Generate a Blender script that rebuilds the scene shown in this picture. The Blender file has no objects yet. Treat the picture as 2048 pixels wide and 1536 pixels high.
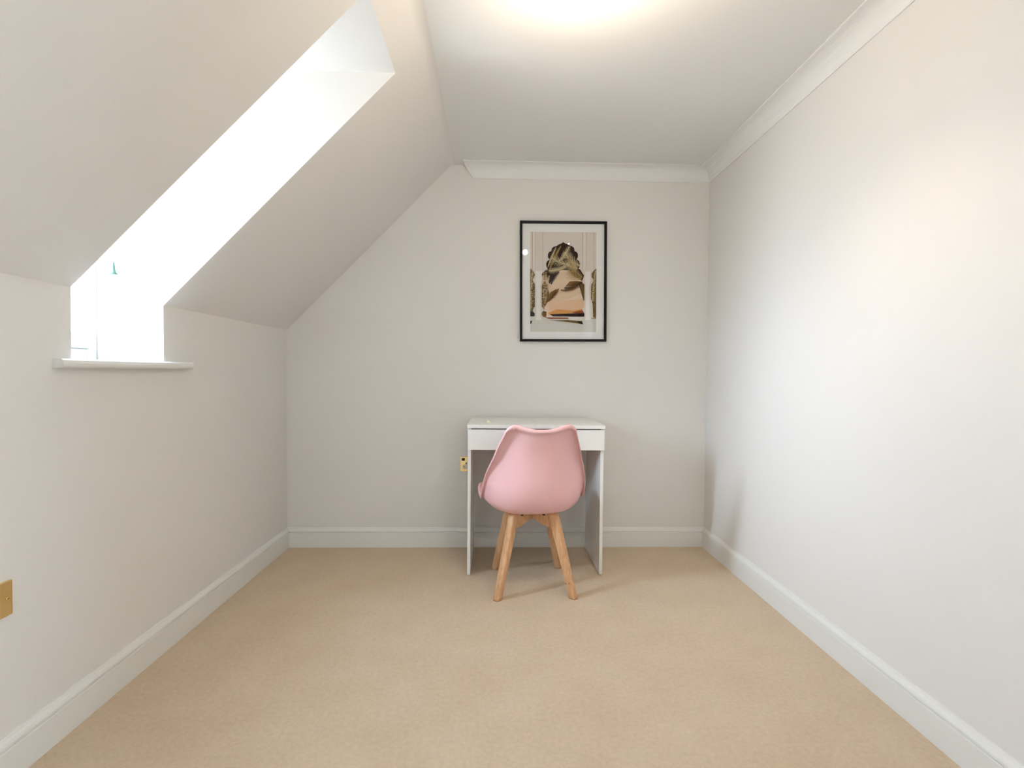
import bpy, bmesh, math, random
from mathutils import Vector, Matrix

scene = bpy.context.scene
C = scene.collection
PI = math.pi
random.seed(7)

# ------------------------------------------------------------------ camera
F_PX, YAW, PITCH, ROLL, CAM_H = 1019.82, 0.0305, 0.0228, 0.0085, 1.0356
fw = Vector((math.sin(YAW)*math.cos(PITCH), math.cos(YAW)*math.cos(PITCH), -math.sin(PITCH)))
r0 = Vector((math.cos(YAW), -math.sin(YAW), 0)); u0 = r0.cross(fw)
rr = r0*math.cos(ROLL)+u0*math.sin(ROLL); uu = -r0*math.sin(ROLL)+u0*math.cos(ROLL)
cam_data = bpy.data.cameras.new('camera'); cam = bpy.data.objects.new('camera', cam_data); C.objects.link(cam)
cam_data.sensor_width = 36.0; cam_data.sensor_fit = 'HORIZONTAL'; cam_data.lens = F_PX*36/2048
cam_data.clip_start = 0.02
M = Matrix((rr, uu, -fw)).transposed().to_4x4(); M.translation = Vector((0, 0, CAM_H))
cam.matrix_world = M
scene.camera = cam

# ------------------------------------------------------------------ colour management, sky, portal
scene.view_settings.view_transform = 'Standard'
scene.view_settings.look = 'None'
scene.view_settings.exposure = 0.42
scene.view_settings.gamma = 1.0
scene.view_settings.use_curve_mapping = False

SKY_STRENGTH = 40.0
BULB_STRENGTH = 380.0
GLOW, GLOW_POWER = 1.6, 20.0
world = bpy.data.worlds.new('world'); scene.world = world; world.use_nodes = True
nt = world.node_tree; nt.nodes.clear()
out = nt.nodes.new('ShaderNodeOutputWorld'); bg = nt.nodes.new('ShaderNodeBackground')
tc = nt.nodes.new('ShaderNodeTexCoord'); sep = nt.nodes.new('ShaderNodeSeparateXYZ')
mr = nt.nodes.new('ShaderNodeMapRange'); mr.inputs['From Min'].default_value = -1; mr.inputs['From Max'].default_value = 1
cr = nt.nodes.new('ShaderNodeValToRGB')
cr.color_ramp.elements[0].position = 0.0; cr.color_ramp.elements[0].color = (.46, .50, .52, 1)
cr.color_ramp.elements[1].position = 1.0; cr.color_ramp.elements[1].color = (.50, .68, .95, 1)
for pos, col in ((0.47, (.50, .56, .60, 1)), (0.52, (.60, .77, 1.0, 1)), (0.62, (.58, .77, 1.0, 1))):
    e = cr.color_ramp.elements.new(pos); e.color = col
bg.inputs['Strength'].default_value = SKY_STRENGTH
nt.links.new(tc.outputs['Generated'], sep.inputs[0]); nt.links.new(sep.outputs['Z'], mr.inputs['Value'])
nt.links.new(mr.outputs[0], cr.inputs['Fac'])
# hazy sun glow low in the sky outside the window
dp = nt.nodes.new('ShaderNodeVectorMath'); dp.operation = 'DOT_PRODUCT'; dp.inputs[1].default_value = Vector((-.953, -.19, .26)).normalized()
mxm = nt.nodes.new('ShaderNodeMath'); mxm.operation = 'MAXIMUM'; mxm.inputs[1].default_value = 0
pw = nt.nodes.new('ShaderNodeMath'); pw.operation = 'POWER'; pw.inputs[1].default_value = GLOW_POWER
mu = nt.nodes.new('ShaderNodeMath'); mu.operation = 'MULTIPLY'; mu.inputs[1].default_value = GLOW
add = nt.nodes.new('ShaderNodeVectorMath'); add.operation = 'MULTIPLY_ADD'; add.inputs[1].default_value = (.74, .87, 1.0)
nt.links.new(tc.outputs['Generated'], dp.inputs[0]); nt.links.new(dp.outputs['Value'], mxm.inputs[0]); nt.links.new(mxm.outputs[0], pw.inputs[0])
nt.links.new(pw.outputs[0], mu.inputs[0]); nt.links.new(mu.outputs[0], add.inputs[0]); nt.links.new(cr.outputs['Color'], add.inputs[2])
nt.links.new(add.outputs[0], bg.inputs['Color'])
nt.links.new(bg.outputs[0], out.inputs[0])

# room numbers (metres)
XL, XR, YB, YF = -1.2234, 1.255, 3.0144, -1.60
DR0, DR1, DRH = -1.40, -0.64, 2.03      # doorway in the right wall, behind the viewpoint
LX, LY0, LY1 = 2.60, -2.30, -0.30       # landing beyond it
KNEE, CEIL, XC = 1.270, 2.2439, -0.2720
WY0, WY1, SILL, WTOP, WX = 1.507, 1.914, 1.060, 2.133, -1.461
XO = -1.56          # outer face of the window wall

pl = bpy.data.lights.new('window_portal', 'AREA'); pl.shape = 'RECTANGLE'
pl.size = WTOP-SILL; pl.size_y = WY1-WY0; pl.energy = 1.0
pl.cycles.is_portal = True
po = bpy.data.objects.new('window_portal', pl); C.objects.link(po)
po.location = (XO-0.01, (WY0+WY1)/2, (SILL+WTOP)/2)
po.rotation_euler = (0, -PI/2, 0)
pl2 = pl.copy(); pl2.size = 1.5; pl2.size_y = 1.5
po2 = bpy.data.objects.new('landing_portal', pl2); C.objects.link(po2)
po2.location = (LX+.11, (LY0+LY1)/2, 1.35); po2.rotation_euler = (0, PI/2, 0)

# ------------------------------------------------------------------ materials
def new_mat(name):
    m = bpy.data.materials.new(name); m.use_nodes = True
    return m, m.node_tree, m.node_tree.nodes['Principled BSDF']

def mat(name, col, rough=0.5, metal=0.0, bump=0.0, bscale=200, var=0.0, vscale=8, spec=0.5, coat=0.0):
    m, t, b = new_mat(name)
    b.inputs['Base Color'].default_value = (*col, 1); b.inputs['Roughness'].default_value = rough
    b.inputs['Metallic'].default_value = metal; b.inputs['Specular IOR Level'].default_value = spec
    b.inputs['Coat Weight'].default_value = coat
    co = t.nodes.new('ShaderNodeTexCoord')
    if bump:
        n = t.nodes.new('ShaderNodeTexNoise'); n.inputs['Scale'].default_value = bscale; n.inputs['Detail'].default_value = 3
        bp = t.nodes.new('ShaderNodeBump'); bp.inputs['Strength'].default_value = bump; bp.inputs['Distance'].default_value = 0.001
        t.links.new(co.outputs['Object'], n.inputs['Vector']); t.links.new(n.outputs['Fac'], bp.inputs['Height'])
        t.links.new(bp.outputs[0], b.inputs['Normal'])
    n2 = t.nodes.new('ShaderNodeTexNoise'); n2.inputs['Scale'].default_value = vscale; n2.inputs['Detail'].default_value = 4
    hs = t.nodes.new('ShaderNodeHueSaturation'); hs.inputs['Color'].default_value = (*col, 1)
    mp = t.nodes.new('ShaderNodeMapRange'); mp.inputs['To Min'].default_value = 1-var; mp.inputs['To Max'].default_value = 1+var
    t.links.new(co.outputs['Object'], n2.inputs['Vector']); t.links.new(n2.outputs['Fac'], mp.inputs['Value'])
    t.links.new(mp.outputs[0], hs.inputs['Value']); t.links.new(hs.outputs[0], b.inputs['Base Color'])
    return m

M_wall = mat('wall_paint', (.79, .762, .722), .75, bump=.12, bscale=260, var=.01, vscale=3, spec=.25)
M_slope = mat('slope_paint', (.80, .775, .745), .75, bump=.12, bscale=260, var=.01, vscale=3, spec=.25)
M_ceil = mat('ceiling_paint', (.83, .82, .80), .8, bump=.1, bscale=260, var=.01, vscale=3, spec=.2)
M_trim = mat('trim_gloss_paint', (.80, .79, .75), .38, bump=.05, bscale=60, var=.01)
M_upvc = mat('window_plastic', (.86, .88, .88), .3, var=.005)
M_desk = mat('desk_foil', (.84, .83, .79), .35, var=.006, bump=.02, bscale=300)
M_pink = mat('pink_plastic', (.84, .50, .50), .42, var=.01, bump=.03, bscale=500)
M_pinkpad = mat('pink_leatherette', (.82, .40, .40), .5, var=.02, bump=.2, bscale=500)
M_black = mat('black_metal', (.012, .011, .010), .45)
M_frame = mat('frame_black', (.006, .006, .006), .55, spec=.2)
M_brass = mat('polished_brass', (.90, .70, .33), .30, metal=1.0, var=.03, vscale=20)
M_dark = mat('dark_slot', (.01, .008, .006), .7)
M_cream = mat('cream_plastic', (.78, .72, .55), .35)
M_white = mat('white_plastic', (.82, .82, .80), .35)
M_acorn = mat('green_grey_plastic', (.07, .16, .12), .4)
M_paper = mat('cream_paper', (.80, .80, .62), .8, bump=.1)
M_cloth = mat('blind_fabric', (.82, .84, .86), .9, bump=.3, bscale=900)
M_mount = mat('mount_board', (.80, .79, .77), .9, bump=.05, bscale=500)

def carpet():
    m, t, b = new_mat('beige_carpet')
    co = t.nodes.new('ShaderNodeTexCoord')
    n = t.nodes.new('ShaderNodeTexNoise'); n.inputs['Scale'].default_value = 420; n.inputs['Detail'].default_value = 4
    n.inputs['Roughness'].default_value = .7
    n2 = t.nodes.new('ShaderNodeTexNoise'); n2.inputs['Scale'].default_value = 5; n2.inputs['Detail'].default_value = 5
    n3 = t.nodes.new('ShaderNodeTexNoise'); n3.inputs['Scale'].default_value = 70; n3.inputs['Detail'].default_value = 3
    r = t.nodes.new('ShaderNodeValToRGB')
    r.color_ramp.elements[0].position = .28; r.color_ramp.elements[0].color = (.60, .44, .265, 1)
    r.color_ramp.elements[1].position = .72; r.color_ramp.elements[1].color = (.88, .72, .55, 1)
    a = t.nodes.new('ShaderNodeMath'); a.operation = 'MULTIPLY_ADD'; a.inputs[1].default_value = .18
    a2 = t.nodes.new('ShaderNodeMath'); a2.operation = 'MULTIPLY_ADD'; a2.inputs[1].default_value = .25
    a3 = t.nodes.new('ShaderNodeMath'); a3.operation = 'MULTIPLY'; a3.inputs[1].default_value = .57
    for x in (n, n2, n3): t.links.new(co.outputs['Object'], x.inputs['Vector'])
    t.links.new(n.outputs['Fac'], a3.inputs[0])
    t.links.new(n2.outputs['Fac'], a.inputs[0]); t.links.new(a3.outputs[0], a.inputs[2])
    t.links.new(n3.outputs['Fac'], a2.inputs[0]); t.links.new(a.outputs[0], a2.inputs[2])
    t.links.new(a2.outputs[0], r.inputs['Fac']); t.links.new(r.outputs[0], b.inputs['Base Color'])
    bp = t.nodes.new('ShaderNodeBump'); bp.inputs['Strength'].default_value = .7; bp.inputs['Distance'].default_value = .004
    t.links.new(n.outputs['Fac'], bp.inputs['Height']); t.links.new(bp.outputs[0], b.inputs['Normal'])
    b.inputs['Roughness'].default_value = 1; b.inputs['Specular IOR Level'].default_value = .1
    b.inputs['Sheen Weight'].default_value = .1; b.inputs['Sheen Roughness'].default_value = .5
    return m
M_carpet = carpet()

def wood():
    m, t, b = new_mat('beech_wood')
    co = t.nodes.new('ShaderNodeTexCoord'); mpg = t.nodes.new('ShaderNodeMapping'); mpg.inputs['Scale'].default_value = (60, 60, 5)
    n = t.nodes.new('ShaderNodeTexNoise'); n.inputs['Scale'].default_value = 1.6; n.inputs['Detail'].default_value = 5; n.inputs['Distortion'].default_value = .6
    r = t.nodes.new('ShaderNodeValToRGB')
    r.color_ramp.elements[0].position = .3; r.color_ramp.elements[0].color = (.56, .29, .125, 1)
    r.color_ramp.elements[1].position = .7; r.color_ramp.elements[1].color = (.74, .45, .25, 1)
    t.links.new(co.outputs['Object'], mpg.inputs[0]); t.links.new(mpg.outputs[0], n.inputs['Vector'])
    t.links.new(n.outputs['Fac'], r.inputs['Fac']); t.links.new(r.outputs[0], b.inputs['Base Color'])
    b.inputs['Roughness'].default_value = .42
    return m
M_wood = wood()

def glass(name, tint=(1, 1, 1), ior=1.5):
    m, t, b = new_mat(name); t.nodes.remove(b)
    o = t.nodes['Material Output']; tr = t.nodes.new('ShaderNodeBsdfTransparent'); tr.inputs[0].default_value = (*tint, 1)
    gl = t.nodes.new('ShaderNodeBsdfGlossy'); gl.inputs['Roughness'].default_value = 0.0
    fr = t.nodes.new('ShaderNodeFresnel'); fr.inputs['IOR'].default_value = ior
    mx = t.nodes.new('ShaderNodeMixShader')
    ge = t.nodes.new('ShaderNodeNewGeometry'); sb = t.nodes.new('ShaderNodeMath'); sb.operation = 'SUBTRACT'; sb.use_clamp = True
    t.links.new(fr.outputs[0], sb.inputs[0]); t.links.new(ge.outputs['Backfacing'], sb.inputs[1])   # thin pane: reflect at the entry face only
    t.links.new(sb.outputs[0], mx.inputs[0]); t.links.new(tr.outputs[0], mx.inputs[1]); t.links.new(gl.outputs[0], mx.inputs[2])
    t.links.new(mx.outputs[0], o.inputs['Surface'])
    return m
M_glass = glass('clear_glass')
M_acrylic = glass('low_reflection_glass', ior=1.4)

def emit(name, col, s):
    m, t, b = new_mat(name); b.inputs['Base Color'].default_value = (*col, 1)
    b.inputs['Emission Color'].default_value = (*col, 1); b.inputs['Emission Strength'].default_value = s
    return m
M_bulb = emit('lit_bulb', (1.0, .84, .64), BULB_STRENGTH)

# ------------------------------------------------------------------ mesh helpers
def obj(name, bm, m, parent=None, smooth=False, bevel=0, solid=None):
    bmesh.ops.recalc_face_normals(bm, faces=bm.faces) if solid != 'keep' else None
    me = bpy.data.meshes.new(name); bm.to_mesh(me); bm.free()
    for mm in (m if isinstance(m, (list, tuple)) else [m]): me.materials.append(mm)
    o = bpy.data.objects.new(name, me); C.objects.link(o)
    if smooth:
        for p in me.polygons: p.use_smooth = True
    if parent: o.parent = parent
    if bevel:
        b = o.modifiers.new('bevel', 'BEVEL'); b.width = bevel; b.segments = 3; b.limit_method = 'ANGLE'; b.angle_limit = .6
    return o

def box(bm, x0, y0, z0, x1, y1, z1, mi=0):
    v = [bm.verts.new(p) for p in ((x0,y0,z0),(x1,y0,z0),(x1,y1,z0),(x0,y1,z0),(x0,y0,z1),(x1,y0,z1),(x1,y1,z1),(x0,y1,z1))]
    for f in ((0,3,2,1),(4,5,6,7),(0,1,5,4),(1,2,6,5),(2,3,7,6),(3,0,4,7)):
        bm.faces.new([v[i] for i in f]).material_index = mi
    return bm
def bx(*a): return box(bmesh.new(), *a)

def prism_y(bm, poly, y0, y1):      # polygon in XZ extruded along y
    a = [bm.verts.new((x, y0, z)) for x, z in poly]; b = [bm.verts.new((x, y1, z)) for x, z in poly]
    bm.faces.new(a); bm.faces.new(list(reversed(b)))
    n = len(poly)
    for i in range(n): bm.faces.new((a[i], b[i], b[(i+1) % n], a[(i+1) % n]))
    return bm

def tube(bm, pts, r, n=12, cap=True):
    pts = [Vector(p) for p in pts]; rings = []
    rad = r if isinstance(r, (list, tuple)) else [r]*len(pts)
    for i, p in enumerate(pts):
        d = (pts[min(i+1, len(pts)-1)]-pts[max(i-1, 0)]).normalized()
        a = d.orthogonal().normalized() if i == 0 else (prev-d*prev.dot(d)).normalized()
        prev = a; b = d.cross(a)
        rings.append([bm.verts.new(p+(a*math.cos(2*PI*k/n)+b*math.sin(2*PI*k/n))*rad[i]) for k in range(n)])
    for i in range(len(rings)-1):
        for k in range(n): bm.faces.new((rings[i][k], rings[i][(k+1) % n], rings[i+1][(k+1) % n], rings[i+1][k]))
    if cap: bm.faces.new(list(reversed(rings[0]))); bm.faces.new(rings[-1])
    return bm

def lathe(bm, prof, n=24, c=(0, 0, 0), mtx=None):   # prof: (r, z) list
    rings = []
    for r, z in prof:
        rings.append([bm.verts.new((c[0]+r*math.cos(2*PI*k/n), c[1]+r*math.sin(2*PI*k/n), c[2]+z)) for k in range(n)] if r > 1e-6 else [bm.verts.new((c[0], c[1], c[2]+z))])
    for a, b in zip(rings, rings[1:]):
        for k in range(n):
            q = [a[k % len(a)], a[(k+1) % len(a)], b[(k+1) % len(b)], b[k % len(b)]]
            q = list(dict.fromkeys(q))
            if len(q) > 2: bm.faces.new(q)
    if mtx is not None: bmesh.ops.transform(bm, matrix=mtx, verts=bm.verts)
    return bm

def thing(name, label, cat, loc=(0, 0, 0), rotz=0, group=None):
    o = bpy.data.objects.new(name, None); C.objects.link(o); o.location = loc; o.rotation_euler = (0, 0, rotz)
    o.empty_display_size = .05
    o['label'] = label; o['category'] = cat
    if group: o['group'] = group
    return o
def tag(o, label, cat, group=None):
    o['label'] = label; o['category'] = cat
    if group: o['group'] = group
    return o
def struct(name, bm, m, label, cat, **k):
    o = obj(name, bm, m, **k); o['kind'] = 'structure'; o['label'] = label; o['category'] = cat
    return o

# ------------------------------------------------------------------ room shell
struct('floor', bx(XO, YF-.1, -.1, XR+.1, YB+.1, 0), M_carpet, 'beige short-pile carpet covering the whole floor', 'floor')
struct('ceiling', bx(XC, YF-.1, CEIL, XR+.1, YB+.1, CEIL+.1), M_ceil, 'flat off-white ceiling between the sloping wall and the cornice', 'ceiling')
struct('wall_back', bx(XO, YB, 0, XR, YB+.1, CEIL), M_wall, 'pale greige end wall behind the white desk', 'wall')
bm = bmesh.new()
box(bm, XR, DR1, 0, XR+.1, YB+.1, CEIL); box(bm, XR, YF-.1, 0, XR+.1, DR0, CEIL); box(bm, XR, DR0, DRH, XR+.1, DR1, CEIL)
struct('wall_right', bm, M_wall, 'long plain pale wall on the right catching daylight', 'wall')
struct('wall_front', bx(XO, YF-.1, 0, XR, YF, CEIL), M_wall, 'plain pale wall behind the viewpoint', 'wall')

# landing seen only as light through the open doorway
bm = bmesh.new(); yc = (LY0+LY1)/2
box(bm, XR+.1, LY1, 0, LX+.1, LY1+.1, CEIL); box(bm, XR+.1, LY0-.1, 0, LX+.1, LY0, .9); box(bm, XR+.1, LY0-.1, 2.15, LX+.1, LY0, CEIL); box(bm, XR+.1, LY0-.1, .9, XR+.16, LY0, 2.15); box(bm, 2.1, LY0-.1, .9, LX+.1, LY0, 2.15); box(bm, XR, LY0-.1, 0, XR+.1, YF-.1, CEIL)
box(bm, LX, LY0, 0, LX+.1, yc-.75, CEIL); box(bm, LX, yc+.75, 0, LX+.1, LY1, CEIL); box(bm, LX, yc-.75, 0, LX+.1, yc+.75, .6); box(bm, LX, yc-.75, 2.1, LX+.1, yc+.75, CEIL)
struct('wall_landing', bm, M_wall, 'pale walls of the landing behind the viewpoint', 'wall')
struct('floor', bx(XR+.1, LY0-.1, -.1, LX+.1, LY1+.1, 0), M_carpet, 'beige carpet of the landing', 'floor')
struct('ceiling', bx(XR+.1, LY0-.1, CEIL, LX+.1, LY1+.1, CEIL+.1), M_ceil, 'flat ceiling of the landing', 'ceiling')
bm = bmesh.new()
box(bm, XR-.012, DR1-.02, 0, XR+.112, DR1-.0005, DRH-.001); box(bm, XR-.012, DR0+.0005, 0, XR+.112, DR0+.02, DRH-.001); box(bm, XR-.012, DR0+.02, DRH-.02, XR+.112, DR1-.02, DRH-.001)
box(bm, XR-.014, DR1-.02, 0, XR-.0005, DR1+.045, DRH+.045); box(bm, XR-.014, DR0-.045, 0, XR-.0005, DR0+.02, DRH+.045); box(bm, XR-.014, DR0+.02, DRH-.02, XR-.0005, DR1-.02, DRH+.045)
struct('door_1', bm, M_trim, 'white door lining of the open doorway behind the viewpoint', 'door frame')

cut = obj('dormer_cutter', bx(XO-.3, WY0, SILL, -.30, WY1, WTOP), M_slope)
def carved(name, poly, label, cat, m):
    o = obj(name, prism_y(bmesh.new(), poly, YF, YB), m)
    b = o.modifiers.new('cut', 'BOOLEAN'); b.operation = 'DIFFERENCE'; b.object = cut; b.solver = 'EXACT'
    dg = bpy.context.evaluated_depsgraph_get(); me = bpy.data.meshes.new_from_object(o.evaluated_get(dg))
    o.modifiers.clear(); o.data = me
    o['kind'] = 'structure'; o['label'] = label; o['category'] = cat
    return o
carved('wall_left', [(XO, 0), (XL, 0), (XL, KNEE), (XO, KNEE)], 'low knee wall on the left under the window sill', 'wall', M_wall)
sv = Vector((XC-XL, CEIL-KNEE)).normalized(); tl = .028      # plaster rounded where the slope meets the ceiling
P0, P1, P2 = Vector((XC, CEIL))-sv*tl, Vector((XC, CEIL)), Vector((XC+tl, CEIL))
arc = [tuple(P0*(1-t)**2+P1*2*t*(1-t)+P2*t*t) for t in [k/12 for k in range(12)]]+[(XC+tl, CEIL+.0001)]
carved('wall_slope', [(XO, KNEE), (XL, KNEE)]+arc+[(XC, CEIL+.0002), (XC, CEIL+.1), (XO, CEIL+.1)], 'sloping attic wall on the left cut by the window recess', 'wall', M_slope)
bpy.data.objects.remove(cut, do_unlink=True)

# baseboards: torus skirting profile (distance from wall, height)
SK = [(0, 0), (.018, 0), (.018, .084), (.0165, .0855), (.0130, .0862), (.0130, .0885), (.0165, .091), (.0165, .096), (.013, .103), (.008, .108), (.0065, .112), (.005, .1145), (0, .115)]
def sweep(name, prof, path, label, cat, m=M_trim, zsign=1, z0=0, ends=(1, 1)):
    # path: two points on the wall line + inward normal; ends mitred at 45 deg (+1 = inside corner mitre, 0 = square)
    (ax, ay), (bx_, by) = path[:2]; nx, ny = path[2]
    L = Vector((bx_-ax, by-ay)); L.normalize(); bm = bmesh.new(); ra = []; rb = []
    for d, z in prof:
        ea, eb = ends
        ra.append(bm.verts.new((ax+nx*d+L.x*d*ea, ay+ny*d+L.y*d*ea, z0+zsign*z)))
        rb.append(bm.verts.new((bx_+nx*d-L.x*d*eb, by+ny*d-L.y*d*eb, z0+zsign*z)))
    n = len(prof); bm.faces.new(ra); bm.faces.new(list(reversed(rb)))
    for i in range(n): bm.faces.new((ra[i], rb[i], rb[(i+1) % n], ra[(i+1) % n]))
    return struct(name, bm, m, label, cat)
sweep('baseboard_left', SK, ((XL, YF), (XL, YB), (1, 0)), 'white moulded skirting board along the left knee wall', 'baseboard', ends=(1, 1))
sweep('baseboard_back', SK, ((XL, YB), (XR, YB), (0, -1)), 'white moulded skirting board along the end wall behind the desk', 'baseboard')
sweep('baseboard_right', SK, ((XR, YB), (XR, DR1+.046), (-1, 0)), 'white moulded skirting board along the long right wall', 'baseboard', ends=(1, 0))
sweep('baseboard_front', SK, ((XR, YF), (XL, YF), (0, 1)), 'white moulded skirting board behind the viewpoint', 'baseboard')

# coved cornice: profile as (distance from wall, drop below ceiling)
CV = 0.0755
cove = [(0, 0), (0, CV), (.004, CV), (.0055, CV-.006)]
for k in range(1, 9):
    a = PI/2*k/9
    cove.append((.0055+(CV-.0115)*(1-math.cos(a)), CV-.006-(CV-.012)*math.sin(a)))
cove += [(CV-.006, .0055), (CV, .004), (CV, 0)]
bm = bmesh.new(); ra = []; rb = []
for d, z in cove:
    ra.append(bm.verts.new((-.203+(z/CV)*.057, YB-d, CEIL-z))); rb.append(bm.verts.new((XR-d, YB-d, CEIL-z)))
n = len(cove); bm.faces.new(ra); bm.faces.new(list(reversed(rb)))
for i in range(n): bm.faces.new((ra[i], rb[i], rb[(i+1) % n], ra[(i+1) % n]))
struct('trim_1', bm, M_ceil, 'white coved cornice along the top of the end wall', 'cornice')
sweep('trim_2', cove, ((XR, YB), (XR, YF), (-1, 0)), 'white coved cornice along the top of the right wall', 'cornice', m=M_ceil, zsign=-1, z0=CEIL, ends=(1, 0))

# ------------------------------------------------------------------ window in the dormer
win = bpy.data.objects.new('window_1', None); C.objects.link(win); win.location = (WX, (WY0+WY1)/2, SILL)
win['kind'] = 'structure'; win['label'] = 'narrow white plastic framed window at the end of the sloping recess'; win['category'] = 'window'
hw, hh = (WY1-WY0)/2, WTOP-SILL
def ring(bm, x0, x1, y, z0, z1, w):   # rectangular frame in the YZ plane
    box(bm, x0, -y, z0, x1, -y+w, z1); box(bm, x0, y-w, z0, x1, y, z1)
    box(bm, x0, -y+w, z0, x1, y-w, z0+w); box(bm, x0, -y+w, z1-w, x1, y-w, z1)
    return bm
obj('window_frame', ring(bmesh.new(), -.065, .0, hw-.0005, .002, hh-.001, .045), M_upvc, win, bevel=.004)
sash = obj('sash', ring(bmesh.new(), -.055, .012, hw-.0455, .0475, hh-.0465, .042), M_upvc, win, bevel=.005)
obj('glazing_bead', ring(bmesh.new(), -.03, .004, hw-.088, .0900, hh-.089, .012), M_upvc, sash, bevel=.003)
obj('glass_pane', bx(-.034, -hw+.09, .092, -.030, hw-.09, hh-.091), M_glass, sash)
bm = bmesh.new()
box(bm, .012, -.012, .16, .020, .012, .20); box(bm, .020, -.008, .10, .030, .008, .19)
h = obj('window_handle', bm, M_white, sash, bevel=.003); h.location = (0, -hw+.066, .25)
# sill board with horns over the wall face
bm = bmesh.new()
z0, z1, nose = -.0225, .0, XL-WX+.030
prof = [(0, -.0)]
box(bm, .001, -hw+.0006, -.0, (XL-WX), hw-.0006, .004)
sill_poly = [(XL-WX, z0), (nose-.006, z0), (nose-.001, z0+.005), (nose, -.010), (nose-.002, -.001), (nose-.008, .004), (XL-WX, .004)]
prism_y(bm, sill_poly, 1.444-win.location.y, 2.052-win.location.y)
obj('window_sill', bm, M_trim, win, bevel=.0)
win_loc = win.location.copy()

w2 = bpy.data.objects.new('fill_window', None); C.objects.link(w2); w2.location = (LX+.04, (LY0+LY1)/2, .6)  # unseen window added to the landing, sized for fill light through the doorway
w2['kind'] = 'structure'; w2['label'] = 'white framed window added to the landing behind the viewpoint for fill light'; w2['category'] = 'window'
obj('window_frame', ring(bmesh.new(), -.03, .03, .749, .001, 1.499, .05), M_upvc, w2)
obj('glass_pane', bx(-.002, -.698, .052, .002, .698, 1.448), M_glass, w2)

w3 = bpy.data.objects.new('streak_window', None); C.objects.link(w3); w3.location = ((XR+.16+2.1)/2, LY0-.04, .9)  # unseen window added to put a pale streak in the picture glass
w3['kind'] = 'structure'; w3['label'] = 'added landing window with a dimming translucent blind, reflected as a streak, behind the viewpoint'; w3['category'] = 'window'
hw3 = (2.1-XR-.16)/2-.001
bm = bmesh.new(); box(bm, -hw3, -.03, .001, -hw3+.05, .03, 1.249); box(bm, hw3-.05, -.03, .001, hw3, .03, 1.249); box(bm, -hw3+.05, -.03, .001, hw3-.05, .03, .05); box(bm, -hw3+.05, -.03, 1.2, hw3-.05, .03, 1.249)
obj('window_frame', bm, M_upvc, w3)
m_, t_, b_ = new_mat('translucent_blind'); t_.nodes.remove(b_)  # added blind that dims the window in the glass reflection
td = t_.nodes.new('ShaderNodeBsdfTranslucent'); td.inputs[0].default_value = (.34, .38, .40, 1); dd = t_.nodes.new('ShaderNodeBsdfDiffuse'); dd.inputs[0].default_value = (.7, .72, .72, 1); ad = t_.nodes.new('ShaderNodeMixShader'); ad.inputs[0].default_value = .5
t_.links.new(td.outputs[0], ad.inputs[1]); t_.links.new(dd.outputs[0], ad.inputs[2]); t_.links.new(ad.outputs[0], t_.nodes['Material Output'].inputs['Surface'])
bm = bmesh.new(); vs = [bm.verts.new(p) for p in ((-hw3+.02, .036, .02), (hw3-.02, .036, .02), (hw3-.02, .036, 1.23), (-hw3+.02, .036, 1.23))]; bm.faces.new(vs)
obj('blind_fabric', bm, m_, w3)

# roller blind at the head of the recess with its cords
rb_ = thing('roller_blind', 'rolled up white blind at the head of the window recess with hanging cords', 'blind', (WX+.05, (WY0+WY1)/2, WTOP-.06))
obj('roller', lathe(bmesh.new(), [(0, -hw+.02), (.022, -hw+.02), (.022, hw-.02), (0, hw-.02)], 24, mtx=Matrix.Rotation(PI/2, 4, 'X')), M_cloth, rb_, smooth=False)
for s in (-1, 1): obj('bracket', bx(-.045, s*(hw-.010)-.006, -.025, .02, s*(hw-.010)+.006, .06), M_white, rb_, bevel=.002)
cloth = bx(.0205, -hw+.022, -.20, .0215, hw-.022, .0)
box(cloth, .016, -hw+.022, -.215, .026, hw-.022, -.198)
obj('blind_fabric', cloth, M_cloth, rb_)
def rl(x, y, z): return (x-(WX+.05), y-(WY0+WY1)/2, z-(WTOP-.06))
pc = (-1.36, 1.858)
obj('pull_cord', tube(bmesh.new(), [rl(pc[0]-.055, 1.85, WTOP-.07), rl(pc[0]-.01, 1.857, 1.80), rl(pc[0], pc[1], 1.50), rl(pc[0], pc[1], 1.42)], .0007, 6), M_white, rb_)
pull = lathe(bmesh.new(), [(0, .042), (.0028, .041), (.0040, .034), (.0062, .012), (.0085, .004), (.0135, .0), (.0125, -.003), (0, -.004)], 20)
o = obj('cord_pull', pull, M_acorn, rb_, smooth=True); o.location = rl(pc[0], pc[1], 1.374); o['label'] = 'grey-green tapered cord pull'
loop = []
cx0, cy0 = -1.415, 1.85
for k in range(25):
    t_ = k/24; z = WTOP-.07 - (WTOP-.07-1.073)*t_
    loop.append(rl(cx0+.02*math.sin(t_*PI)*.3, cy0-.012+.030*max(0, t_-.6)/.4 - .02*math.sin(t_*3.0), z))
loop2 = []
for k in range(25):
    t_ = k/24; z = 1.075 + (WTOP-.07-1.075)*t_
    loop2.append(rl(cx0+.006, cy0+.018+.016*math.cos(t_*4.2), z))
obj('chain_loop', tube(bmesh.new(), loop+loop2, .0011, 6), M_white, rb_, smooth=True)
bead = thing('cord_cleat', 'small brass cord cleat on the window sill by the cords', 'cord cleat', (-1.385, 1.850, SILL+.004))
lt = lathe(bmesh.new(), [(0, 0), (.0075, 0), (.008, .002), (.0045, .004), (.004, .008), (.0062, .011), (.0052, .015), (0, .017)], 20)
obj('knob', lt, M_brass, bead, smooth=True)
obj('cleat_hook', bx(-.004, -.026, 0, .004, -.010, .008), M_white, bead, bevel=.002)

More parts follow.
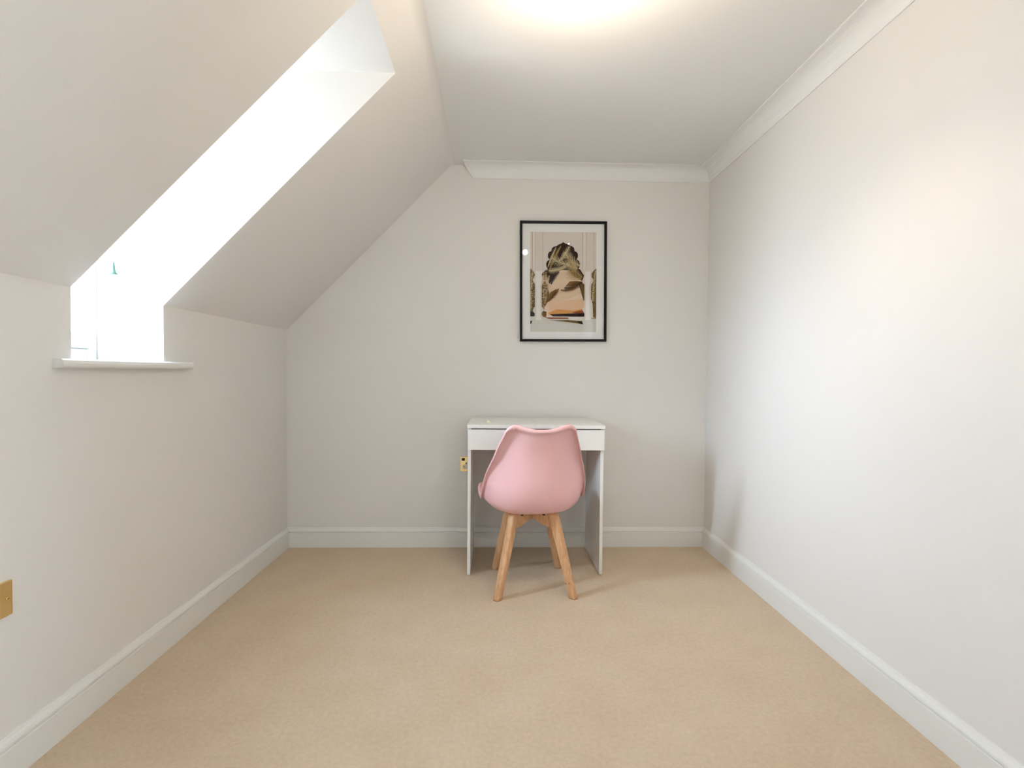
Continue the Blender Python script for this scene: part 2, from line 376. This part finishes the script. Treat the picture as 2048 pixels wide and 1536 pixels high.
# ------------------------------------------------------------------ ceiling light (two bulbs, brass)
cl = thing('ceiling_light', 'brass two-bulb ceiling light glowing at the top edge', 'ceiling light', (.44, 1.475, CEIL))
obj('backplate', lathe(bmesh.new(), [(0, 0), (.055, 0), (.056, -.006), (.048, -.014), (.018, -.018), (.016, -.030), (0, -.032)], 32), M_brass, cl, smooth=True)
def lamp(px, py, pz, rb, exposed):
    p = Vector((px-.44, py-1.475, pz-CEIL))
    arm = [Vector((0, 0, -.024)), Vector((p.x*.45, p.y*.45, -.030)), Vector((p.x*.85, p.y*.85, -.034)), Vector((p.x, p.y, -.040))]
    if exposed: arm += [Vector((p.x, p.y, p.z+.055))]
    a = obj('arm', tube(bmesh.new(), arm, .005, 12), M_brass, cl, smooth=True)
    top = p.z+rb+.028
    h = obj('lamp_holder', lathe(bmesh.new(), [(0, .004), (.008, .003), (.013, -.004), (.0135, -.026), (.011, -.028), (0, -.028)], 24, (p.x, p.y, top)), M_brass, cl, smooth=True)
    b = obj('bulb', lathe(bmesh.new(), [(0, -rb)]+[(rb*math.sin(PI*k/12), -rb*math.cos(PI*k/12)) for k in range(1, 11)]+[(rb*.45, rb*1.05), (0, rb*1.06)], 24, (p.x, p.y, p.z)), M_bulb, cl, smooth=True)
    return a
lamp(.2430, 1.49, 2.092, .021, True)
lamp(.632, 1.45, 2.182, .006, False)

sd = bpy.data.lights.new('downlight', 'SPOT'); sd.energy = 13.0; sd.color = (1.0, .80, .60); sd.spot_size = math.radians(118); sd.spot_blend = .75; sd.shadow_soft_size = .02
so = bpy.data.objects.new('downlight', sd); C.objects.link(so); so.location = (.632, 1.45, 2.165)

# ------------------------------------------------------------------ desk
DX0, DY0, DW, DD, DH = -.1452, 2.5764, .70, .42, .77
desk = thing('dressing_desk', 'small white desk with a two-leaf lift top against the end wall', 'desk', (DX0+DW/2, DY0+DD/2, 0))
w, d = DW/2, DD/2
obj('side_panel', bx(-w+.003, -d+.004, .002, -w+.019, d-.002, DH-.021), M_desk, desk, bevel=.001)
obj('side_panel', bx(w-.021, -d+.004, .002, w-.005, d-.002, DH-.021), M_desk, desk, bevel=.001)
obj('back_panel', bx(-w+.019, d-.020, .351, w-.021, d-.005, DH-.021), M_desk, desk, bevel=.0008)
obj('drawer_front', bx(-w+.003, -d-.012, .6430, w-.004, -d+.0038, DH-.0235), M_desk, desk, bevel=.0012)
obj('drawer_box', bx(-w+.0195, -d+.006, .650, w-.0215, d-.022, .662), M_desk, desk)
for nm, x0, x1 in (('left', -w, -.0003), ('right', .0003, w)):
    o = obj('lid', bx(x0, -d-.012, DH-.0185, x1, d-.001, DH), M_desk, desk, bevel=.0015)
bm = bmesh.new()
obj('lid_gap_shade', bx(-w+.0195, -d+.006, DH-.034, w-.0215, -d+.022, DH-.0188), M_dark, desk)  # near-black strip painting the shade in the gap below the lids
for sx in (-w+.011, w-.013):
    for sy in (-d+.03, d-.05): obj('glide', bx(sx-.007, sy-.012, 0, sx+.007, sy+.012, .0022), M_white, desk)

sc = thing('folded_scrap', 'small cream folded scrap lying on the left of the white desk top', 'paper scrap', (-.045, 2.694, DH))
bm = bmesh.new()
v = [bm.verts.new(p) for p in ((-.024, -.012, .0012), (.018, -.010, .0005), (.020, .012, .0005), (-.022, .010, .0016), (.002, -.006, .019), (.004, .008, .017), (-.006, -.010, .001), (-.005, .011, .001))]
for f in ((0, 6, 7, 3), (6, 4, 5, 7), (4, 1, 2, 5), (6, 1, 4), (7, 5, 2)): bm.faces.new([v[i] for i in f])
o = obj('paper', bm, M_paper, sc, solid='keep'); s = o.modifiers.new('s', 'SOLIDIFY'); s.thickness = .001

# ------------------------------------------------------------------ chair
CX, CY = .176, 2.487
chair = thing('tulip_chair', 'pink moulded shell chair on splayed wooden legs in front of the white desk', 'chair', (CX, CY, 0), math.radians(3.0))
#   centre(y,z), half width, edge(y,z)
ROWS = [((.205, .440), .160, (.190, .452)), ((.175, .418), .212, (.168, .464)), ((.100, .382), .238, (.112, .467)),
        ((.010, .367), .244, (.052, .454)), ((-.080, .367), .242, (.000, .442)), ((-.150, .388), .239, (-.040, .458)),
        ((-.190, .440), .232, (-.078, .516)), ((-.206, .510), .219, (-.108, .580)), ((-.212, .590), .200, (-.142, .645)),
        ((-.221, .665), .181, (-.176, .705)), ((-.238, .725), .163, (-.205, .752)), ((-.246, .762), .150, (-.226, .785)), ((-.250, .779), .128, (-.238, .802))]
def cr_interp(i, t, get):
    n = len(ROWS); p = [get(ROWS[max(0, min(n-1, i+k))]) for k in (-1, 0, 1, 2)]
    return .5*((2*p[1])+(-p[0]+p[2])*t+(2*p[0]-5*p[1]+4*p[2]-p[3])*t*t+(-p[0]+3*p[1]-3*p[2]+p[3])*t**3)
def row_at(s):
    i = min(int(s), len(ROWS)-2); t = s-i
    g = [cr_interp(i, t, f) for f in (lambda r: r[0][0], lambda r: r[0][1], lambda r: r[1], lambda r: r[2][0], lambda r: r[2][1])]
    return g
def surf(s, u):
    cy, cz, hwid, ey, ez = row_at(s)
    a = abs(u); q = a**1.5; t2 = q*q*(3-2*q); t1 = .82*a**2.9+.18*a**9
    k = max(0, min(1, (s-5.2)/3.0)); k = k*k*(3-2*k); t = t1*(1-k)+t2*k
    x = hwid*math.copysign(a**(.86+.11*k), u) if a else 0
    return Vector((x, cy+(ey-cy)*t, cz+(ez-cz)*t))
NS, NU = 60, 44
us = [math.sin(PI/2*(-1+2*j/NU))*.35+.65*(-1+2*j/NU) for j in range(NU+1)]
bm = bmesh.new()
G = [[surf(i*(len(ROWS)-1)/NS, u) for u in us] for i in range(NS+1)]
def nrm(i, j):
    a = G[min(i+1, NS)][j]-G[max(i-1, 0)][j]; b = G[i][min(j+1, NU)]-G[i][max(j-1, 0)]
    return a.cross(b).normalized()
V = [[bm.verts.new(G[i][j]) for j in range(NU+1)] for i in range(NS+1)]
for i in range(NS):
    for j in range(NU): bm.faces.new((V[i][j], V[i][j+1], V[i+1][j+1], V[i+1][j]))
loopidx = [(0, j) for j in range(NU)] + [(i, NU) for i in range(NS)] + [(NS, j) for j in range(NU, 0, -1)] + [(i, 0) for i in range(NS, 0, -1)]
test = nrm(NS//2, NU//2); sgn = 1 if test.y < 0 else -1      # outer side faces the camera at the back
L = len(loopidx); r1 = []; r2 = []; r3 = []; r4 = []
for k, (i, j) in enumerate(loopidx):
    pa = G[loopidx[(k+1) % L][0]][loopidx[(k+1) % L][1]]; pb = G[loopidx[k-1][0]][loopidx[k-1][1]]
    tang = (pa-pb).normalized(); N = nrm(i, j)*sgn
    T = tang.cross(N).normalized()
    inner = G[max(1, min(NS-1, i))][max(1, min(NU-1, j))]
    if T.dot(G[i][j]-inner) < 0: T = -T
    p = G[i][j]
    r1.append(bm.verts.new(p+T*.0045+N*.0025)); r2.append(bm.verts.new(p+T*.0065+N*.0075)); top_ = max(0, min(1, (T.z-.3)/.5))
    r3.append(bm.verts.new(p+T*(.0055-.002*top_)+N*.0125)); r4.append(bm.verts.new(p+T*(.003-.013*top_)+N*(.0150+.001*top_)))
for k in range(L):
    k2 = (k+1) % L; va = V[loopidx[k][0]][loopidx[k][1]]; vb = V[loopidx[k2][0]][loopidx[k2][1]]
    for A, B in (((va, vb), (r1[k], r1[k2])), ((r1[k], r1[k2]), (r2[k], r2[k2])), ((r2[k], r2[k2]), (r3[k], r3[k2])), ((r3[k], r3[k2]), (r4[k], r4[k2]))):
        bm.faces.new((A[0], A[1], B[1], B[0]))
shell = obj('seat_shell', bm, M_pink, chair, smooth=True)
shell.rotation_euler = (0, 0, math.radians(3.5))
s = shell.modifiers.new('solid', 'SOLIDIFY'); s.thickness = .0045; s.offset = 0; s.use_even_offset = False
# seat pad inside the shell
bm = bmesh.new(); A = []; B = []
n1, n2 = 24, 24
for i in range(n1+1):
    ra = []; rb2 = []
    for j in range(n2+1):
        a = -1+2*i/n1; b = -1+2*j/n2
        x_, y_ = a*math.sqrt(1-b*b/2), b*math.sqrt(1-a*a/2)
        s_ = 3.4+2.7*x_; u_ = .80*y_; p = surf(s_, u_)
        cy, cz, *_ = row_at(s_)
        pa, pb = surf(s_+.05, u_), surf(s_-.05, u_); qa, qb = surf(s_, u_+.02), surf(s_, u_-.02)
        N = (pa-pb).cross(qa-qb).normalized()
        if N.z < 0 and s_ < 6: N = -N
        rr2 = min(1, math.sqrt(x_*x_+y_*y_)); puff = .028*max(0, 1-rr2**5)
        ra.append(bm.verts.new(p+N*(.005+puff))); rb2.append(bm.verts.new(p+N*.0045))
    A.append(ra); B.append(rb2)
for i in range(n1):
    for j in range(n2):
        bm.faces.new((A[i][j], A[i][j+1], A[i+1][j+1], A[i+1][j])); bm.faces.new((B[i][j], B[i+1][j], B[i+1][j+1], B[i][j+1]))
pad = obj('seat_pad', bm, M_pinkpad, chair, smooth=True); pad.rotation_euler = (0, 0, math.radians(3.5))

FEET = {(-1, -1): (-.174, -.182), (1, -1): (.176, -.186), (-1, 1): (-.166, .186), (1, 1): (.170, .184)}
ZT = .374
def leg(sx, sy):
    fx, fy = FEET[(sx, sy)]; foot = Vector((fx, fy, 0)); top = Vector((sx*.092, sy*.092, ZT))
    rad = Vector((sx, sy, 0)).normalized(); tan = Vector((-rad.y, rad.x, 0))
    bm = bmesh.new(); rings = []
    for t, a, b in ((0, .0165, .0155), (.02, .0172, .0162), (.5, .020, .0185), (.86, .024, .019), (.965, .025, .019), (1, .020, .015)):
        c = foot.lerp(top, t); pts = []
        for k in range(24):
            th = 2*PI*k/24; cc, ss = math.cos(th), math.sin(th); e = 2/4.5
            pts.append(bm.verts.new(c+rad*a*math.copysign(abs(cc)**e, cc)+tan*b*math.copysign(abs(ss)**e, ss)))
        rings.append(pts)
    for a, b in zip(rings, rings[1:]):
        for k in range(24): bm.faces.new((a[k], a[(k+1) % 24], b[(k+1) % 24], b[k]))
    bm.faces.new(list(reversed(rings[0]))); bm.faces.new(rings[-1])
    o = obj('leg', bm, M_wood, chair, smooth=True)
    return o
for sx, sy in FEET: leg(sx, sy)
for sx, sy in ((1, 1), (1, -1)):      # two crossing rails joining opposite legs
    bm = bmesh.new(); dirv = Vector((sx, sy, 0)).normalized(); t_ = Vector((-dirv.y, dirv.x, 0))*.011
    zs = [(-.125, .300, .362), (-.09, .302, .366), (-.02, .322, .358), (.02, .322, .358), (.09, .302, .366), (.125, .300, .362)]
    if sy < 0: zs = [(a, b+.0005, c-.0005) for a, b, c in zs]
    prev = None
    for a, zb, zt in zs:
        q = [bm.verts.new(dirv*a+t_*k+Vector((0, 0, z))) for k, z in ((-1, zb), (1, zb), (1, zt), (-1, zt))]
        if prev:
            for k in range(4): bm.faces.new((prev[k], prev[(k+1) % 4], q[(k+1) % 4], q[k]))
        else: bm.faces.new(q)
        prev = q
    bm.faces.new(prev)
    obj('cross_rail', bm, M_wood, chair, bevel=.002)
bm = bmesh.new(); lathe(bm, [(0, .3555), (.060, .3555), (.064, .359), (.060, .3625), (0, .3625)], 32)
obj('mounting_plate', bm, M_black, chair)
for sx in (-1, 1):
    for sy in (-1, 1):
        o = obj('spacer', lathe(bmesh.new(), [(0, .352), (.012, .352), (.012, .372), (.008, .376), (0, .376)], 16, (sx*.058, sy*.062, 0)), M_black, chair)
# two screw holes on the near right leg
lp = Vector(FEET[(1, -1)]+(0,)).lerp(Vector((.092, -.092, ZT)), .175)
tn = Vector((-.7071, -.7071, 0)); rd = Vector((.7071, -.7071, 0))
near_leg = [o for o in chair.children if o.name.startswith('leg')][1]
for q, dz in ((-.009, -.002), (.008, .004)):
    bm = bmesh.new(); c0 = lp+tn*.0155+rd*q+Vector((0, 0, dz)); tube(bm, [c0, c0+tn*.0026], .0019, 10)
    obj('screw_hole', bm, M_dark, near_leg)

# ------------------------------------------------------------------ brass electrical plates
def cyl_y(bm, x, z, r, y0, y1, n=16):
    a = [bm.verts.new((x+r*math.cos(2*PI*k/n), y0, z+r*math.sin(2*PI*k/n))) for k in range(n)]
    b = [bm.verts.new((x+r*math.cos(2*PI*k/n), y1, z+r*math.sin(2*PI*k/n))) for k in range(n)]
    bm.faces.new(a); bm.faces.new(list(reversed(b)))
    for k in range(n): bm.faces.new((a[k], b[k], b[(k+1) % n], a[(k+1) % n]))
    return bm
ps = thing('power_socket', 'brass double wall socket half hidden behind the left side of the desk', 'socket', (-.2095+.073, YB, .492))
obj('brass_plate', bx(-.073, -.0065, -.043, .073, 0, .043), M_brass, ps, bevel=.002)
for s in (-1, 1):
    cx = s*.0385
    ins = obj('socket_insert', box(box(bmesh.new(), cx-.020, -.0078, -.030, cx+.020, -.0064, -.004), cx-.008, -.0079, -.004, cx+.008, -.0064, .014), M_cream, ps)
    bm = bmesh.new(); box(bm, cx-.0022, -.0084, .000, cx+.0022, -.0078, .009)
    for q in (-1, 1): box(bm, cx+q*.0115-.0028, -.0084, -.018, cx+q*.0115+.0028, -.0077, -.014)
    obj('pin_slots', bm, M_dark, ins)
    sw = obj('rocker_switch', bx(cx-.026, -.0105, .020, cx-.008, -.0064, .035), M_dark, ps, bevel=.001)
    obj('screw', cyl_y(bmesh.new(), s*.0595, -.001, .0028, -.0085, -.0064), M_brass, ps)
wp = thing('wall_plate', 'brass wall plate with a centre screw low on the left wall', 'wall plate', (XL, 1.3125-.073, .460), PI/2)
obj('brass_plate', bx(-.073, -.0075, -.044, .073, 0, .044), M_brass, wp, bevel=.002)
for s in (-1, 1):
    scw = obj('screw', cyl_y(bmesh.new(), s*.0590, 0, .0030, -.0085, -.0074), M_brass, wp)
    obj('screw_slot', bx(s*.059-.0026, -.0089, -.0006, s*.059+.0026, -.0084, .0006), M_dark, scw)
obj('outlet', cyl_y(bmesh.new(), 0, 0, .009, -.0095, -.0074), M_dark, wp)
nl = obj('wall_nail', cyl_y(bmesh.new(), 0, 0, .0016, -.006, 0, 10), M_white); nl.location = (-1.1296, YB, 1.1645)
tag(nl, 'tiny pale nail in the end wall above the left corner', 'nail')

# ------------------------------------------------------------------ framed print
K = .000524            # metres per drawing unit
pic = thing('framed_picture', 'black framed print of a scalloped arch and palm fronds on the end wall', 'picture', (.3885, YB, 1.572))
pic.rotation_euler = (0, math.radians(-.45), 0)
FW, FH, FT, FD = .2555, .3520, .0140, .022
bm = bmesh.new()
def mitre_frame(bm, W, H, t, y0, y1):
    o_ = [(-W, -H), (W, -H), (W, H), (-W, H)]; i_ = [(-W+t, -H+t), (W-t, -H+t), (W-t, H-t), (-W+t, H-t)]
    vo = [[bm.verts.new((x, y, z)) for x, z in o_] for y in (y0, y1)]; vi = [[bm.verts.new((x, y, z)) for x, z in i_] for y in (y0, y1)]
    for k in range(4):
        k2 = (k+1) % 4
        bm.faces.new((vo[0][k], vo[0][k2], vi[0][k2], vi[0][k])); bm.faces.new((vo[1][k], vi[1][k], vi[1][k2], vo[1][k2]))
        bm.faces.new((vo[0][k], vo[1][k], vo[1][k2], vo[0][k2])); bm.faces.new((vi[0][k], vi[0][k2], vi[1][k2], vi[1][k]))
mitre_frame(bm, FW, FH, FT, -FD, -.001)
obj('frame', bm, M_frame, pic, bevel=.001)
obj('glass', bx(-FW+FT-.001, -FD+.0055, -FH+FT-.001, FW-FT+.001, -FD+.007, FH-FT+.001), M_acrylic, pic)
obj('mount', bx(-FW+FT-.001, -.0085, -FH+FT-.001, FW-FT+.001, -.004, FH-FT+.001), M_mount, pic)

PCOL = {'paper': (.66, .595, .54), 'paper_light': (.76, .715, .67), 'line': (.42, .30, .20), 'step': (.66, .62, .56), 'base': (.60, .58, .52),
        'sky_a': (.66, .49, .33), 'sky_b': (.72, .55, .41), 'sky_c': (.70, .47, .30), 'orange': (.62, .28, .07), 'dark': (.022, .008, .003), 'brown': (.16, .06, .012),
        'olive': (.15, .10, .025), 'leaf': (.40, .27, .10), 'leaf_light': (.62, .50, .29), 'ochre': (.35, .20, .05), 'black': (.012, .008, .008), 'red': (.25, .06, .012)}
pm = {}; plist = []
for k_, c_ in PCOL.items():
    plist.append(mat('print_'+k_, c_, .85, var=.06, vscale=60, spec=.1)); pm[k_] = len(plist)-1
pb = bmesh.new(); layer = [0]
def PX(x, y, dl=0): return Vector(((x-587)*K, -.0086-.00008*(layer[0]+dl), -(y-770)*K))
def poly(pts, c, up=True):
    if up: layer[0] += 1
    vs = [pb.verts.new(PX(x, y)) for x, y in pts]
    f = pb.faces.new(vs); f.material_index = pm[c]; f.normal_update()
    if f.normal.y > 0: f.normal_flip()
    return f
# clip helper keeps strokes inside the print area
def inside(pt, pg):
    x, y = pt; r = False
    for i in range(len(pg)):
        x1, y1 = pg[i]; x2, y2 = pg[i-1]
        if (y1 > y) != (y2 > y) and x < (x2-x1)*(y-y1)/(y2-y1)+x1: r = not r
    return r
def stroke(x0, y0, x1, y1, w0, w1, c, clip=None):
    if clip:
        if not inside((x0, y0), clip): return
        for k in range(6):
            if inside((x1, y1), clip): break
            x1, y1 = x0+(x1-x0)*.75, y0+(y1-y0)*.75
        else: return
    dx, dy = x1-x0, y1-y0; l = math.hypot(dx, dy) or 1; nx, ny = -dy/l, dx/l
    poly([(x0+nx*w0/2, y0+ny*w0/2), (x1+nx*w1/2, y1+ny*w1/2), (x1-nx*w1/2, y1-ny*w1/2), (x0-nx*w0/2, y0-ny*w0/2)], c, False)
def frond(x0, y0, x1, y1, bend, n, ln, ang, c, clip, w=7.5, side=(1, -1)):
    pts = []
    for k in range(n+1):
        t = k/n; mx, my = (y1-y0), -(x1-x0); b = bend*4*t*(1-t)
        pts.append((x0+(x1-x0)*t+mx*b, y0+(y1-y0)*t+my*b))
    for k in range(n):
        layer[0] += 0
        stroke(*pts[k], *pts[k+1], w*.9, w*.8, c, clip)
        dx, dy = pts[k+1][0]-pts[k][0], pts[k+1][1]-pts[k][1]; a0 = math.atan2(dy, dx)
        for s in side:
            l = ln*math.sin(PI*(.18+.75*k/n))*(random.uniform(.85, 1.15)); a = a0+s*(ang+random.uniform(-.07, .07))
            stroke(pts[k][0], pts[k][1], pts[k][0]+l*math.cos(a), pts[k][1]+l*math.sin(a), w, .8, c, clip)
    layer[0] += 1
poly([(215, 215), (960, 215), (960, 1333), (215, 1333)], 'paper')
poly([(215, 1180), (960, 1180), (960, 1333), (215, 1333)], 'base')
for x, w_, c in ((240, 7, 'line'), (268, 3, 'line'), (256, 16, 'paper_light'), (357, 4, 'line'), (806, 5, 'line'), (820, 10, 'paper_light'), (849, 3, 'line'), (930, 3, 'line')):
    poly([(x-w_/2, 217), (x+w_/2, 217), (x+w_/2*.6, 645), (x-w_/2*.6, 645)], c)
for a, b in ((275, 345), (832, 895)):
    poly([(a, 655), (b, 655), (b-4, 664), (b, 760), (b-14, 800), (b-10, 1160), (b, 1200), (a, 1200), (a+10, 1160), (a+8, 800), (a, 760), (a+4, 664)], 'paper_light')
ARCH = [(587, 328), (612, 346), (640, 353), (662, 368), (690, 376), (708, 394), (714, 428), (738, 438), (752, 462), (751, 492), (738, 520), (764, 540), (776, 568), (771, 602), (758, 622),
        (785, 640), (812, 660), (826, 692), (818, 730), (800, 756), (812, 778), (826, 800), (826, 1050), (806, 1072), (805, 1096), (824, 1120), (828, 1160), (640, 1168), (395, 1172),
        (365, 1165), (345, 1145), (346, 1118), (366, 1096), (366, 1076), (345, 1050), (345, 815), (352, 790), (378, 762), (362, 742), (347, 712), (350, 680), (378, 650), (412, 628),
        (396, 600), (394, 566), (408, 540), (432, 524), (414, 500), (413, 465), (428, 438), (452, 430), (456, 402), (478, 380), (508, 376), (530, 358), (562, 345)]
poly(ARCH, 'sky_b')
poly([(345, 628), (826, 628), (826, 800), (345, 800)] and [(380, 660), (800, 660), (815, 700), (800, 900), (600, 980), (420, 1000), (345, 900), (350, 700)], 'sky_a')
poly([(420, 1000), (826, 960), (826, 1050), (806, 1072), (805, 1100), (420, 1100)], 'sky_c')
top = [p for p in ARCH[:16]] + [(790, 655), (822, 700), (800, 760), (770, 745), (700, 700), (650, 640), (560, 640), (500, 690), (430, 800), (400, 700), (345, 700), (350, 680), (378, 650)] + ARCH[42:]
poly(top, 'dark')
poly([(826, 800), (826, 980), (800, 930), (780, 860), (760, 800), (700, 815), (610, 822), (660, 768), (740, 762), (790, 770)], 'brown')
poly([(345, 815), (378, 762), (400, 800), (430, 900), (405, 1010), (366, 1076), (345, 1050)], 'brown')
poly([(405, 960), (440, 890), (515, 850), (500, 900), (430, 985)], 'olive')
poly([(415, 1120), (520, 1080), (700, 1095), (800, 1075), (806, 1096), (815, 1115), (440, 1145)], 'orange')
poly([(680, 1120), (740, 1100), (805, 1090), (824, 1120), (826, 1135)], 'red')
poly([(440, 1135), (560, 1130), (828, 1122), (826, 1162), (470, 1160)], 'black')
poly([(345, 1120), (366, 1098), (400, 1110), (395, 1165), (365, 1165), (345, 1145)], 'brown')
poly([(375, 1168), (640, 1172), (650, 1186), (430, 1188)], 'red')
poly([(395, 1162), (826, 1164), (820, 1172), (400, 1170)], 'paper_light')
poly([(430, 1205), (640, 1200), (800, 1212), (812, 1248), (640, 1222)], 'olive')
poly([(740, 1214), (800, 1212), (812, 1248), (770, 1238)], 'dark')
poly([(650, 1170), (800, 1170), (810, 1205), (660, 1200)], 'paper_light')
LARCH = [(216, 625), (235, 640), (255, 665), (268, 695), (258, 725), (243, 745), (250, 775), (268, 795), (268, 1050), (245, 1085), (245, 1105), (268, 1130), (262, 1160), (216, 1160)]
RARCH = [(959, 620), (930, 645), (905, 680), (905, 715), (925, 745), (925, 770), (905, 800), (900, 830), (900, 960), (920, 1020), (925, 1160), (950, 1180), (959, 1180)]
poly(LARCH, 'olive'); poly(RARCH, 'olive')
poly([(216, 1110), (250, 1110), (266, 1130), (262, 1160), (216, 1160)], 'black')
poly([(216, 1210), (243, 1210), (235, 1216), (228, 1243), (216, 1243)], 'black')
poly([(900, 1176), (959, 1176), (959, 1184), (910, 1182)], 'ochre')
layer[0] += 1
FR = [(400, 650, 505, 390, .02, 13, 50, .30, 'leaf_light', ARCH), (430, 640, 560, 370, .02, 12, 60, .35, 'leaf', ARCH), (540, 540, 655, 375, -.05, 11, 60, .7, 'leaf_light', ARCH),
      (660, 590, 450, 500, .05, 13, 84, .75, 'leaf_light', ARCH), (620, 600, 420, 650, .06, 13, 70, .6, 'leaf_light', ARCH), (770, 590, 600, 440, .10, 15, 86, .9, 'leaf_light', ARCH),
      (775, 620, 630, 560, .14, 12, 80, .9, 'leaf_light', ARCH), (800, 720, 640, 480, .10, 16, 84, .75, 'leaf', ARCH), (790, 740, 640, 640, .12, 13, 80, .9, 'leaf', ARCH),
      (600, 840, 800, 770, -.12, 18, 52, .8, 'dark', ARCH), (560, 865, 760, 770, -.18, 16, 46, .7, 'brown', ARCH), (400, 1000, 535, 850, -.05, 18, 44, .6, 'brown', ARCH),
      (380, 1020, 430, 700, .03, 16, 46, .6, 'leaf_light', ARCH), (360, 900, 400, 660, .05, 13, 40, .7, 'leaf', ARCH), (820, 980, 790, 800, -.05, 14, 46, .7, 'olive', ARCH),
      (450, 800, 540, 660, .1, 14, 50, .7, 'dark', ARCH), (225, 1080, 240, 650, .02, 20, 44, .6, 'leaf_light', LARCH), (915, 1160, 950, 640, .02, 22, 44, .6, 'leaf_light', RARCH)]
for (a, b, c, d_, e, f, g, h_, i_, j_) in FR: frond(a, b, c, d_, e, f, g, h_, i_, j_)
for k in range(720):       # mottled foliage at the left jamb of the arch
    x, y = random.uniform(347, 425), random.uniform(640, 1150)
    if x > 347+70*(1-abs(y-820)/420): continue
    a = random.uniform(0, PI); l = random.uniform(6, 20); c = random.choice(('leaf', 'dark', 'brown', 'ochre', 'sky_b'))
    if k % 60 == 0: layer[0] += 1
    stroke(x, y, x+l*math.cos(a), y+l*math.sin(a), 5, 2, c, ARCH)
for k in range(130):
    x, y = random.uniform(217, 266), random.uniform(640, 1110); a = random.uniform(-1.2, -.6)
    stroke(x, y, x+22*math.cos(a), y+22*math.sin(a), 5, 1, random.choice(('leaf', 'dark', 'dark', 'leaf_light')), LARCH)
for k in range(120):
    x, y = random.uniform(905, 956), random.uniform(700, 1160); a = random.uniform(0, PI)
    stroke(x, y, x+10*math.cos(a), y+10*math.sin(a), 5, 2, random.choice(('leaf', 'dark', 'ochre')), RARCH)
me = bpy.data.meshes.new('print'); pb.to_mesh(me); pb.free()
for mm in plist: me.materials.append(mm)
o = bpy.data.objects.new('print', me); C.objects.link(o); o.parent = pic
